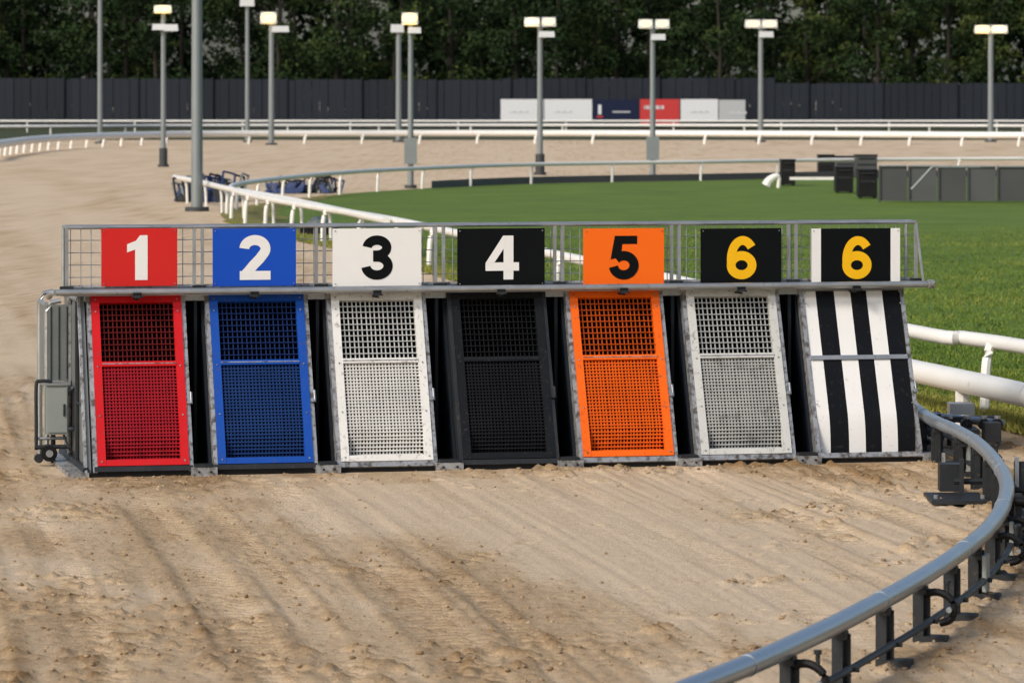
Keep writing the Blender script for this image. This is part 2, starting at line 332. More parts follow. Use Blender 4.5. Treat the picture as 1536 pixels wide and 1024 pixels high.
# ---------------------------------------------------------------- starting traps
T=empty('greyhound_starting_traps',(X0,Y0,0),TH)
SL=(.32,.80); LL=math.hypot(*SL); dv,dz=SL[0]/LL,SL[1]/LL; z0=.038
def P(u,t,n): return (u, t*dv-n*dz, z0+t*dz+n*dv)
doors=[((126,275),(143,292)),((305,460),(322,477)),((487,635),(507,658)),((670,818),(688,838)),((847,993),(868,1016)),((1022,1168),(1045,1192)),((1200,1355),(1222,1382))]
DU=[]
for (a,b),(c,d) in doors:
    DU.append(((U(a,.32)+U(c,0))/2,(U(b,.32)+U(d,0))/2))
DE=1.15; ZT=.845
names=['red','blue','white','black','orange','grey','striped']
for i,(u0,u1) in enumerate(DU,1):
    m=MB(); fr='fr%d'%i
    sk='steel_worn' if i!=4 else 'dsteel'
    m.box(u0,u0+.020,-.03,LL+.01,-.05,.010,sk,P); m.box(u1-.020,u1,-.03,LL+.01,-.05,.010,sk,P)
    a,b=u0+.021,u1-.021; w=.040 if i!=7 else .012
    if i<7:
        m.box(a,a+w,0,LL,-.02,.016,fr,P); m.box(b-w,b,0,LL,-.02,.016,fr,P)
        m.box(a+w,b-w,LL-.034,LL,-.02,.014,fr,P); m.box(a+w,b-w,0,.030,-.02,.014,fr,P)
        tm=.595*LL; m.box(a+w,b-w,tm-.012,tm+.012,-.018,.018,fr,P)
        m.box(a+w,b-w,tm-.002,tm+.002,.018,.021,'steel_worn' if i!=4 else 'dsteel',P)
    m.box(u0+.004,u1-.004,-.028,-.003,-.02,.012,'steel_worn' if i in(3,5,6,7) else 'dsteel',P)
    for uu in (a+w/2,b-w/2):
        for t in (.02,.25,.5,.78,LL-.02):
            m.tube([P(uu,t,.015),P(uu,t,.020)],.004,'steel_worn' if i!=4 else 'dsteel',8)
    lk='steel' if i!=4 else 'dsteel'
    m.tube([P(u1+.004,.30*LL+.05,.0),P(u1+.004,.30*LL+.11,.0)],.009,lk,8)
    m.tube([P(u1-.01,.36*LL,.010),P(u1-.01,.36*LL,.035)],.010,lk,8)
    m.build('door_frame_%s'%names[i-1],T)
    if i<7:
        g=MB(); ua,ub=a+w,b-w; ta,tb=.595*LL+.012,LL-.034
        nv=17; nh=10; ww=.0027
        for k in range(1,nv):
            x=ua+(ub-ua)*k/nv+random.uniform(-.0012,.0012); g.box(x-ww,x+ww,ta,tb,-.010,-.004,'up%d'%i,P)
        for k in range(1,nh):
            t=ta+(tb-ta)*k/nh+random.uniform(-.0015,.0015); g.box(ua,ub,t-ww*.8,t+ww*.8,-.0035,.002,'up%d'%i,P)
        t0,t1=.030,.595*LL-.012
        def nf(t):
            s=(t-t0)/(t1-t0); return .004-(.060*((.26-s)/.26)**1.5 if s<.26 else 0)
        nv=23; nh=28; wl=.0038
        for k in range(1,nv):
            x=ua+(ub-ua)*k/nv+random.uniform(-.0012,.0012); K=14
            for j in range(K):
                s0=t0+(t1-t0)*j/K; s1=t0+(t1-t0)*(j+1)/K; n0,n1=nf(s0),nf(s1)
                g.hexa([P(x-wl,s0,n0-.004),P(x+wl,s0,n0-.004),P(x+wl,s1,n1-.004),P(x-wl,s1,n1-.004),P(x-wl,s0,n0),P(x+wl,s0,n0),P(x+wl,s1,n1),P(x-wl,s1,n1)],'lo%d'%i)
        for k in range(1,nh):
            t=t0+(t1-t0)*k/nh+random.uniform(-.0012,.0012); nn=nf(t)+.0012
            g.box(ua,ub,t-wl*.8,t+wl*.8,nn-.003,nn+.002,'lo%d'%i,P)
        g.build('mesh_screen_%s'%names[i-1],T)
    else:
        g=MB(); ww=[.13,.19,.17,.165,.165,.18]; x=a; tot=b-a; tm=.575*LL
        for k,f in enumerate(ww):
            x1=x+tot*f; key='st_w' if k%2==0 else 'st_b'
            g.box(x,x1,tm+.012,LL-.01,-.02,.002,key,P)
            tt=[tm-.012]+[ .20-.20*j/6 for j in range(7)]
            def nf7(t): return .006-(.05*((.20-t)/.20)**1.5 if t<.2 else 0)
            for s1,s0 in zip(tt[:-1],tt[1:]):
                n0,n1=nf7(s0),nf7(s1)
                g.hexa([P(x,s0,n0-.02),P(x1,s0,n0-.02),P(x1,s1,n1-.02),P(x,s1,n1-.02),P(x,s0,n0),P(x1,s0,n0),P(x1,s1,n1),P(x,s1,n1)],key)
            x=x1
        g.box(a,b,LL-.009,LL+.005,-.02,.014,'steel',P); g.box(a,b,tm-.011,tm+.011,-.015,.016,'steel',P)
        g.build('striped_door_panel',T)
    cb=MB()
    for uu in (u0+.002,u1-.012):
        cb.prism([(uu,.07,.0),(uu,DE,.0),(uu,DE,ZT-.02),(uu,.385,ZT-.02)],(.010,0,0),'navy')
    cb.prism([(u0-.016,.035,.0),(u0-.016,.30,.0),(u0-.016,.44,ZT-.02),(u0-.016,.355,ZT-.02)],(.014,0,0),'navy')
    cb.box(u0+.013,u1-.013,.75,.76,.0,ZT-.02,'dark'); cb.box(u0+.013,u1-.013,.08,.75,.004,.012,'dark'); cb.box(u0+.013,u1-.013,.40,.75,ZT-.04,ZT-.025,'dark')  # black back, floor and top plates: cell shade put into the colour
    cb.build('trap_cell_%s'%names[i-1],T)
m=MB(); UL,UR=DU[0][0],DU[-1][1]
m.box(UL-.02,UR+.02,.40,DE,ZT-.019,ZT,'dsteel'); m.box(UL,UR,DE,DE+.01,0,ZT,'navy')
m.box(UL-.01,UR+.01,.335,.40,ZT-.03,ZT+.004,'steel')
for i in range(6):
    a,b=DU[i][1],DU[i+1][0]; c=(a+b)/2
    m.box(a+.004,b-.018,.46,.47,0,ZT-.02,'dark')  # black plate painted as the shade in the open gap
    m.box(c-.006,c+.010,.30,.33,0.02,ZT-.03,'navy')
    m.box(a-.012,b+.012,-.055,.05,-.02,.030,'steel_worn'); m.box(a+.004,b-.004,-.045,.03,.031,.044,'dsteel')
    m.tube([(a+.02,-.056,.010),(a+.02,-.066,.010)],.006,'dsteel',8); m.tube([(b-.02,-.056,.010),(b-.02,-.066,.010)],.006,'dsteel',8)
m.box(UL-.03,UR+.06,-.005,.035,-.02,.010,'blackp')
m.box(UR+.0,UR+.09,-.03,.07,-.02,.03,'steel_worn')
m.prism([(UR+.003,.04,.0),(UR+.003,DE,.0),(UR+.003,DE,ZT),(UR+.003,.36,ZT)],(.012,0,0),'navy')
m.build('chassis',T)
m=MB(); uS=UL-.022
m.prism([(uS,.0,-.01),(uS,DE,-.01),(uS,DE,ZT),(uS,.345,ZT)],(.014,0,0),'side')
def rib(v0,z_0,v1,z_1,w=.012,k='steel_worn',u=uS-.012): 
    m.tube([(u,v0,z_0),(u,v1,z_1)],w,k,6)
rib(.0,.0,.34,ZT,.010); rib(.42,0,.42,ZT,.010,'dsteel'); rib(.78,0,.78,ZT,.012); rib(.0,.02,DE,.02,.018,'dsteel'); rib(.36,ZT-.02,DE,ZT-.02,.014)
rib(.16,.32,.42,.32,.006,'dsteel')
m.box(uS-.10,uS,-.02,DE+.05,-.02,.012,'steel_worn')
uc=uS-.125
for v,zz in ((.78,.80),(1.15,.83)):
    m.tube([(uc,v,0),(uc,v,zz-.05),(uc+.02,v,zz-.01),(uc+.07,v,zz)],.013,'steel',8)
m.tube([(uc,.78,.03),(uc,1.15,.03)],.012,'steel',8); m.tube([(uc,.78,.78),(uc,1.15,.78)],.012,'steel',8)
m.box(uc-.002,uc+.002,.79,1.14,.36,.77,'side')
m.box(uc,uS,.77,.785,.40,.78,'side')
for k in range(3): m.tube([(uc+.02+.04*k,.766,.41),(uc+.02+.04*k,.766,.77)],.003,'dsteel',4)
m.build('left_end_frame',T)
m=MB(); v=.62
ua,ub=U(70,v),U(102,v); za,zb=ZH(652,ua,v),ZH(578,ua,v)
m.box(ua,ub,v,v+.14,za,zb,'grey_box'); m.box(ua+.006,ub-.006,v-.008,v-.001,za+.012,zb-.012,'grey_box'); m.box(ua-.008,ub+.008,v-.012,v+.15,zb+.001,zb+.010,'steel')
m.tube([(ub-.02,v-.012,(za+zb)/2+.03),(ub-.02,v-.012,(za+zb)/2-.03)],.005,'dsteel',6)
ul_=U(55,v); 
m.tube(smoothpath([(ua+.03,v+.02,zb+.02),(ul_+.02,v+.02,zb+.02),(ul_,v+.02,zb-.0),(ul_,v+.02,.20),(ul_,v+.02,.07)],4),.009,'dsteel',8)
m.tube([(ul_+.025,v+.05,zb),(ul_+.025,v+.05,.06)],.008,'steel',8)
m.tube([(ul_-.01,v+.0,.085),(ub,v+.0,.085)],.011,'dsteel',8); m.tube([(ul_-.01,v+.03,.125),(ub,v+.03,.125)],.008,'steel',8)
m.tube([(ul_+.06,v-.03,.055),(ul_+.06,v+.06,.055)],.040,'blackp',16); m.tube([(ul_+.06,v-.04,.055),(ul_+.06,v-.03,.055)],.018,'steel',12)
m.tube([(ul_+.01,v-.02,.03),(ul_+.01,v+.03,.03)],.022,'dsteel',12)
m.tube(smoothpath([(ub-.02,v+.02,za),(ub,v-.02,za-.06),(ub+.03,v-.03,.05),(ub+.05,v-.1,.02)],4),.006,'blackp',6)
m.tube([(ua+.04,v+.08,za),(ua+.04,v+.08,.0)],.012,'dsteel',8); m.tube([(ub,v+.1,zb-.05),(uS,v+.1,zb-.02)],.012,'steel',8); m.tube([(ub,v+.1,za+.02),(uS,v+.1,za+.02)],.012,'steel',8)
m.build('control_cabinet',T)

# sign rail
vs_=.30
m=MB(); uA,uB=U(100,vs_),U(1374,vs_); zTop=1.178
m.tube([(uA,vs_,zTop),(uB,vs_,zTop)],.009,'steel',8); m.tube([(uA,vs_+.16,zTop+.002),(uB,vs_+.16,zTop+.002)],.007,'steel',8)
for u in (uA,uB): m.tube([(u,vs_,zTop),(u,vs_+.16,zTop+.002)],.008,'steel',8); m.tube([(u,vs_+.16,.86),(u,vs_+.16,zTop)],.008,'steel',8)
m.tube([(U(84,.22),.22,.866),(U(1400,.22),.22,.866)],.016,'steel',12); m.tube([(U(1392,.22),.22,.866),(U(1401,.22),.22,.866)],.022,'steel_worn',12)
m.tube(smoothpath([(U(84,.22),.22,.866),(U(78,.22),.26,.862),(U(75,.3),.36,.84)],4),.016,'steel',10)
m.tube([(uA,vs_+.02,.888),(uB,vs_+.02,.888)],.008,'steel_worn',8)
m.box(U(92,.28),U(1385,.28),.262,.335,.846,.856,'steel')
m.build('horizontal_tubes',T,True)
m=MB()
gaps=[(DU[i][1]+DU[i+1][0])/2+U(300,.3)-U(294,.3) for i in range(6)]
posts=[uA]+gaps+[uB]
for j,u in enumerate(posts):
    for du in ((-.024,.016) if 0<j<7 else (0,)):
        m.box(u+du-.008,u+du+.008,vs_-.006,vs_+.006,.856,zTop,'steel')
    m.box(u-.035,u+.03,vs_-.02,vs_-.008,.873,.893,'dsteel')
m.tube([(uB,vs_,zTop),(uB+.028,vs_-.04,.868)],.007,'steel',6)
m.build('sign_rail_posts',T)
m=MB(); x=uA+.02
while x<uB:
    m.tube([(x,vs_+.012,.885),(x,vs_+.012,zTop)],.0022,'steel',4); x+=.050
for z in (.935,.995,1.055,1.115):
    m.tube([(uA,vs_+.016,z),(uB,vs_+.016,z)],.0022,'steel',4)
m.build('guard_mesh',T)

# digits
def arc(cx,cy,rx,ry,a0,a1,n=26): return [(cx+rx*math.cos(math.radians(a0+(a1-a0)*i/n)),cy+ry*math.sin(math.radians(a0+(a1-a0)*i/n))) for i in range(n+1)]
def stroke(pts,w): return ('s',pts,w)
DIG={
1:[('p',[(.22,0),(.50,0),(.50,1),(.33,1),(.24,.88),(.04,.80),(.04,.62),(.22,.68)])],
2:[stroke(arc(.375,.70,.24,.195,178,-38)+[(.48,.47),(.34,.33),(.20,.16)],.225),('p',[(.03,0),(.73,0),(.73,.20),(.03,.20)]),('p',[(.03,.0),(.30,.0),(.30,.25),(.12,.25),(.03,.14)])],
3:[stroke(arc(.36,.725,.225,.17,175,-90)+[(.27,.555)],.215),stroke([(.27,.515)]+arc(.36,.31,.255,.205,90,-175),.215)],
4:[('p',[(.42,0),(.65,0),(.65,.20),(.42,.20)]),('p',[(.0,.20),(.78,.20),(.78,.39),(.0,.39)]),('p',[(.42,.39),(.65,.39),(.65,1),(.42,1)]),('p',[(0,.38),(.2,.38),(.46,.76),(.46,1),(.41,1)])],
5:[('p',[(.15,.81),(.68,.81),(.68,1),(.15,1)]),('p',[(.15,1),(.35,1),(.29,.52),(.05,.46)]),stroke(arc(.36,.325,.245,.22,138,-172),.215)],
6:[('r',(.375,.325,.25,.22),.21),stroke(arc(.40,.46,.275,.435,196,40),.205)],
}
def strip(pts,w):
    L_,R_=[],[]; n=len(pts)
    for i in range(n):
        a=Vector(pts[max(i-1,0)]); b=Vector(pts[min(i+1,n-1)]); d=(b-a).normalized(); nn=Vector((-d.y,d.x)); p=Vector(pts[i])
        L_.append(p+nn*w/2); R_.append(p-nn*w/2)
    return L_,R_
def digit(m,dn,uc,zc,h,vf,key):
    w=.74*h if dn!=1 else .54*h; lay=0
    def mp(p): return (uc-w/2+p[0]*h, vf-.0012-.0006*lay, zc-h/2+p[1]*h)
    for it in DIG[dn]:
        if it[0]=='p': m.poly([mp(p) for p in it[1]],key)
        elif it[0]=='s':
            L_,R_=strip(it[1],it[2])
            for a in range(len(L_)-1): m.poly([mp(L_[a]),mp(R_[a]),mp(R_[a+1]),mp(L_[a+1])],key)
        else:
            cx,cy,rx,ry=it[1]; pts=arc(cx,cy,rx,ry,0,360,40); L_,R_=strip(pts,it[2])
            L_[-1]=L_[0]; R_[-1]=R_[0]
            for a in range(40): m.poly([mp(L_[a]),mp(R_[a]),mp(R_[a+1]),mp(L_[a+1])],key)
        lay+=1
signs=[(152,266,'sg_red','sg_white',1,206),(319,444,'sg_blue','sg_white',2,382),(499,632,'sg_white','sg_black',3,566),(686,817,'sg_black','sg_white',4,752),(875,996,'sg_orange','sg_black',5,936),(1051,1172,'sg_black','sg_yellow',6,1112),(1217,1350,'sg_black','sg_yellow',6,1285)]
vf=.262
for i,(a,b,bg,fg,dn,cx) in enumerate(signs):
    m=MB(); u0,u1=U(a,vf),U(b,vf); zb,zt=ZH(429.5,u0,vf),ZH(343,u0,vf)
    m.box(u0,u1,vf,vf+.004,zb,zt,bg)
    m.box(u0+.01,u0+.03,vf+.005,vs_-.007,zb+.02,zt-.005,'steel'); m.box(u1-.03,u1-.01,vf+.005,vs_-.007,zb+.02,zt-.005,'steel')
    if i==6:
        w=.050; m.box(u0,u0+w,vf-.0015,vf-.0005,zb,zt,'sg_white'); m.box(u1-w,u1,vf-.0015,vf-.0005,zb,zt,'sg_white')
    h=.218; digit(m,dn,U(cx,vf),(zb+zt)/2-.002,h,vf,fg)
    for uu in (u0+.012,u1-.012):
        for zz in (zb+.012,zt-.012): m.tube([(uu,vf-.002,zz),(uu,vf-.005,zz)],.003,'steel_worn',8)
    m.build('number_board_%s'%['one','two','three','four','five','six','six_reserve'][i],T)
    l=MB(); uc=U(cx,.2); l.box(uc-.020,uc+.020,.192,.202,.838,.862,'blackp'); l.box(uc-.012,uc+.012,.170,.191,.838,.850,'dsteel'); l.box(uc-.008,uc+.008,.203,.33,.826,.834,'blackp'); l.tube([(uc-.026,.19,.842),(uc+.026,.19,.842)],.005,'dsteel',6)
    l.build('door_latch_%d'%(i+1),T)

# ---------------------------------------------------------------- lure rail
E=empty('lure_rail')
m=MB(); m.tube(RP,.031,'wsteel',16)
rs=resample(RP,.05)
for k in range(20,len(rs)-2,31): m.tube([rs[k],rs[k]+(rs[k+1]-rs[k]).normalized()*.012],.0335,'wsteel',16)
m.build('rail_tube',E,True)
m=MB()
def side(k): 
    d=(rs[min(k+1,len(rs)-1)]-rs[max(k-1,0)]).normalized(); return d,Vector((-d.y,d.x,0))
low=[]; low2=[]
for k in range(0,len(rs)-1,3):
    d,nn=side(k); low.append(Vector((rs[k].x,rs[k].y,.060))+nn*.035); low2.append(Vector((rs[k].x,rs[k].y,.125))+nn*.06)
m.tube(low,.012,'dsteel',8); m.tube(low2[:int(len(low2)*.5)],.010,'dsteel',8)
m.build('lower_guide_rail',E,True)
m=MB()
for j,k in enumerate(range(6,len(rs)-3,12)):
    d,nn=side(k); c=Vector((rs[k].x,rs[k].y,0)); up_=Vector((0,0,1))
    sg=1 if nn.x>0 else -1; o=nn*sg
    fn=lambda x,y,z: tuple(c+d*x+o*y+up_*z)
    m.box(-.018,.018,-.012,.012,-.03,.172,'dsteel',fn); m.box(-.018,-.012,-.03,.03,-.03,.165,'dsteel',fn)
    m.box(-.035,.035,-.02,.09,-.02,.010,'dsteel',fn)
    m.box(-.022,.022,-.022,.022,.150,.174,'dsteel',fn)
    m.box(-.006,.006,.012,.06,.05,.066,'dsteel',fn)
    if j%3==1 or j in(8,9):
        pts=[fn(0,.012,.15),fn(0,.06,.155),fn(0,.10,.135),fn(0,.115,.10),fn(0,.10,.065),fn(0,.065,.052)]
        m.tube(smoothpath(pts,4),.013,'blackp',8)
        m.tube([fn(-.03,.10,.10),fn(.03,.10,.10)],.010,'steel',8); m.tube([fn(0,.09,.13),fn(0,.09,.19)],.007,'dsteel',8); m.tube([fn(0,.09,.185),fn(0,.09,.197)],.012,'dsteel',8)
    if j in (3,6,9,11):
        m.box(-.05,.05,.03,.045,.02,.15,'grey_box',fn); m.box(-.05,.05,-.0,.03,.135,.150,'dsteel',fn)
m.build('support_brackets',E)
G=empty('lure_switch_gear'); m=MB()
def gbox(px0,px1,pyb,h,dep,z0_,k):
    x0,y=gp(px0,pyb); x1,_=gp(px1,pyb); m.box(x0,x1,y,y+dep,z0_,z0_+h,k)
gbox(1385,1470,672,.025,.25,.07,'dsteel'); gbox(1400,1500,662,.03,.10,.10,'dsteel'); gbox(1425,1462,650,.06,.15,.10,'wsteel'); gbox(1478,1502,672,.10,.12,.03,'dsteel'); gbox(1392,1412,655,.13,.06,.0,'dsteel')
for px in (1400,1424,1450,1476,1496):
    x,y=gp(px,668); m.tube([(x,y,.0),(x,y,.14)],.012,'dsteel',8); m.tube([(x,y-.01,.11),(x,y+.05,.11)],.03,'blackp',12); m.tube([(x,y,.14),(x,y,.155)],.018,'steel',8)
x,y=gp(1385,655); x2,y2=gp(1505,668); m.tube([(x,y,.12),(x2,y2,.12)],.016,'wsteel',10); m.tube([(x,y+.1,.10),(x2,y2+.1,.10)],.012,'dsteel',10)
m.build('linkage',G)
G2=empty('rail_anchor_plate'); m=MB()
gbox(1398,1482,755,.018,.38,-.004,'dsteel'); gbox(1410,1446,742,.125,.10,.015,'dsteel'); gbox(1413,1418,738,.165,.02,.015,'steel_worn'); gbox(1440,1446,746,.16,.02,.015,'dsteel')
x,y=gp(1430,744); m.tube([(x,y-.02,.07),(x+.14,y-.01,.07)],.014,'dsteel',8)
for px in (1404,1474): 
    x,y=gp(px,752); m.tube([(x,y,.01),(x,y,.03)],.010,'steel',6)
m.build('anchor',G2)
G3=empty('pulley_frame'); m=MB()
for px,py,h in ((1494,862,.17),(1508,822,.20),(1528,822,.22),(1545,815,.2),(1520,800,.12)):
    x,y=gp(px,py); m.box(x-.014,x+.014,y,y+.02,-.02,h,'dsteel'); m.box(x-.04,x+.04,y-.03,y+.05,-.015,.014,'dsteel')
    m.tube([(x-.02,y-.012,h-.03),(x+.02,y-.012,h-.03)],.018,'blackp',10)
x,y=gp(1490,825); m.tube([(x,y,.10),(x+.35,y+.25,.10)],.014,'dsteel',8); m.tube([(x,y,.04),(x+.35,y+.25,.04)],.012,'dsteel',8)
x,y=gp(1532,760); m.box(x-.03,x+.09,y,y+.03,.0,.20,'dsteel'); m.box(x-.03,x-.012,y-.012,y-.001,.02,.22,'wsteel')
m.build('frame',G3)

# ---------------------------------------------------------------- white running rails
def rail(name,pts,r,sp,z,lean=(0,0),k='white',pr=None,off=0):
    e=empty(name); path=smoothpath([(a,b,z) for a,b in pts],6); m=MB(); m.tube(path,r,k,12); m.build('rail',e,True)
    m=MB(); pr=pr or r*.6
    rr=resample(path,sp/4)
    for p in rr[2+off::4]:
        m.tube(smoothpath([(p.x,p.y,z),(p.x+lean[0]*.35,p.y+lean[1]*.35,z-.03*1),(p.x+lean[0]*.8,p.y+lean[1]*.8,z*.65),(p.x+lean[0],p.y+lean[1],-.02)],3),pr,k,8)
    m.build('posts',e,True); return e,path
e,pi=rail('white_running_rail',inner,.042,2.6,.42,(-.06,-.1),pr=.028,off=-2)
ou=[gp(*p,.42) for p in ((262,266),(300,273),(345,284),(420,297),(500,314),(580,331))]
rail('white_running_rail',ou,.045,3.2,.42,(.05,0),pr=.022)
tp=[gp(*p,.24) for p in ((1700,632),(1536,592),(1450,573),(1370,556),(1200,520),(1000,478))]
rail('white_lure_cover_rail',tp,.066,1.9,.24,(0,.02),pr=.04)
m=MB(); fp=[p for p in pi if p.y>82]
for a,b in zip(fp[:-1],fp[1:]):
    m.hexa([(a.x,a.y+.25,0),(b.x,b.y+.25,0),(b.x,b.y+.30,0),(a.x,a.y+.30,0),(a.x,a.y+.25,.15),(b.x,b.y+.25,.15),(b.x,b.y+.30,.15),(a.x,a.y+.30,.15)],'panelgrey')
m.build('kick_board')
far=[(-22,95),gp(-60,222,.42),gp(0,216,.42),gp(50,210,.42),gp(130,205,.42),gp(300,201,.42),gp(600,200,.42),gp(900,200,.42),gp(1200,201,.42),gp(1536,203,.42),(40,150)]
rail('outer_running_rail',far,.13,2.4,.42,(-.2,-.2),pr=.055)
far2=[(-60,200),gp(0,190,.42),gp(300,188.5,.42),gp(768,188,.42),gp(1200,188.5,.42),gp(1536,189,.42),(60,205)]
rail('perimeter_rail',far2,.08,5,.42,pr=.05)
far3=[(-60,225),(60,225)]
rail('perimeter_rail',far3,.06,6,.62,pr=.04)

# ---------------------------------------------------------------- poles
def light_pole(px,base,heads,r,top=None,dark=False,box=None):
    x,Yd=gp(px,base); e=empty('floodlight_pole' if heads else 'utility_pole',(x,Yd,0)); s=Yd/F
    zz=lambda py: CH-(py-HY)*s
    zt=zz(top); m=MB()
    m.tube([(0,0,-.05),(0,0,zt*.5),(0,0,zt)],r,'pole',12,r*.8); m.tube([(0,0,-.05),(0,0,.06)],r*2,'pole_dark',10)
    if dark: m.tube([(0,0,0),(0,0,.5)],r*1.5,'pole_dark',10)
    if box: m.box(-r*2.1,r*2.1,-r*1.8,-r*1.0,zz(box[1]),zz(box[0]),'pole')
    m.build('mast',e,True)
    for (dx,py,w,h,lit) in heads:
        m=MB(); cx=dx*s; cz=zz(py); W=w*s/2; Hh=h*s/2; D=.22
        p=[(cx-W,-D,cz-Hh),(cx+W,-D,cz-Hh),(cx+W,D*.6,cz-Hh*.6),(cx-W,D*.6,cz-Hh*.6),(cx-W*.95,-D*.8,cz+Hh),(cx+W*.95,-D*.8,cz+Hh),(cx+W*.6,D*.4,cz+Hh*.8),(cx-W*.6,D*.4,cz+Hh*.8)]
        m.hexa(p,'lampw')
        if lit:
            pts=[]
            for q_ in range(20):
                a=2*math.pi*q_/20; ex=math.copysign(abs(math.cos(a))**.7,math.cos(a)); ez=math.copysign(abs(math.sin(a))**.9,math.sin(a))
                fz=(ez+1)/2; pts.append((cx+W*.88*ex,-D*(1-.2*fz)-.014,cz+Hh*.85*ez))
            m.poly(pts,lit)
            m.poly([(cx-W*.9,-D,cz-Hh-.012),(cx-W*.9,D*.5,cz-Hh*.6-.012),(cx+W*.9,D*.5,cz-Hh*.6-.012),(cx+W*.9,-D,cz-Hh-.012)],lit)
        m.tube([(cx,0,cz-Hh*.5),(0,0,cz-Hh*1.6)],.03,'pole',6); m.build('lamp_head',e)
    return e
light_pole(150,215,[],.11,-60)
light_pole(245,250,[(0,14,27,11,'lit_w'),(-6,41,20,9,None),(12,42,22,10,None)],.075,16,dark=True)
light_pole(295.5,316,[],.098,-150)
light_pole(371,213,[(0,4,22,12,None)],.10,-20)
light_pole(407,217,[(-4,27,25,17,'lit_w'),(14,44,26,9,None)],.12,24)
light_pole(598,213,[(-2,43,20,12,None)],.13,38)
light_pole(616,282,[(-1,28,25,17,'lit_w'),(6,46,20,9,None)],.062,26,box=(207,246))
light_pole(810,262,[(-12,33,24,13,'lit_c'),(13,33,22,13,'lit_d'),(10,52,24,9,None)],.075,34,dark=True)
light_pole(979,271,[(-11,36,22,13,'lit_d'),(14,36,22,13,'lit_d'),(8,56,22,9,None)],.068,34,box=(205,240))
light_pole(1141,213,[(-12,36,24,12,'lit_d'),(13,36,24,12,'lit_d'),(8,52,22,9,None)],.12,34)
light_pole(1486,213,[(-13,44,24,12,'lit_w'),(12,44,26,12,'lit_c')],.13,42)

# ---------------------------------------------------------------- fence and banners
E=empty('perimeter_fence'); m=MB(); x=-75; k=0
def ftop(x):
    px=768+x/254*F
    if px<745: return 3.05+.12*(1-px/745)
    if px<1155: return 3.14+.05*(px-745)/400
    return 2.85
while x<75:
    w=.52; o=.05*(k%2); m.box(x,x+w-.02,254-o,254.03-o,0,ftop(x)-(.06 if k%9==0 else 0),'fence' if (k//7)%3 else 'fence2')
    if k%9==0: m.box(x-.05,x+.05,253.84,253.92,0,ftop(x)+.1,'fence2')
    x+=w; k+=1
m.box(-75,75,254.1,254.2,.6,.75,'fence2')
m.build('fence_panels',E)
Yb=252.; s=Yb/F
for (a,b,t,bt,k) in ((751,815,149,182,'banner_w'),(816.5,888,149,182,'banner_w'),(890,958,150,182,'banner_d'),(960,1019,149,190,'banner_r'),(1021,1077,149,182,'banner_w'),(1078.5,1118,150,182,'banner_g')):
    m=MB(); xa_,xb_=(a-768)*s,(b-768)*s; zt,zb=CH-(t-HY)*s,CH-(bt-HY)*s
    m.box(xa_,xb_,Yb,Yb+.05,zb,zt,k)
    for xx in (xa_+.1,xb_-.1): m.box(xx-.04,xx+.04,Yb+.06,Yb+.14,0,zt,'fence2')
    if k=='banner_r':
        for j in range(8): m.box(xa_+.25+j*.16,xa_+.36+j*.16,Yb-.02,Yb-.01,zt-.62,zt-.40,'banner_w' if j%3 else 'banner_g')
    elif k=='banner_d':
        m.box(xa_+.3,xa_+.5,Yb-.02,Yb-.01,zt-.9,zt-.3,'banner_w'); m.box(xa_+.2,xa_+.6,Yb-.02,Yb-.01,zt-1.1,zt-1.0,'banner_r'); m.box(xa_+1.2,xa_+2.3,Yb-.02,Yb-.01,zt-.8,zt-.7,'banner_g')
    else:
        for j in range(6): m.box(xa_+.6+j*.2,xa_+.6+j*.2+.12,Yb-.02,Yb-.01,zt-.85,zt-.80+.06*(j%2),'banner_g' if k=='banner_w' else 'banner_w')
    m.build('advertising_banner')

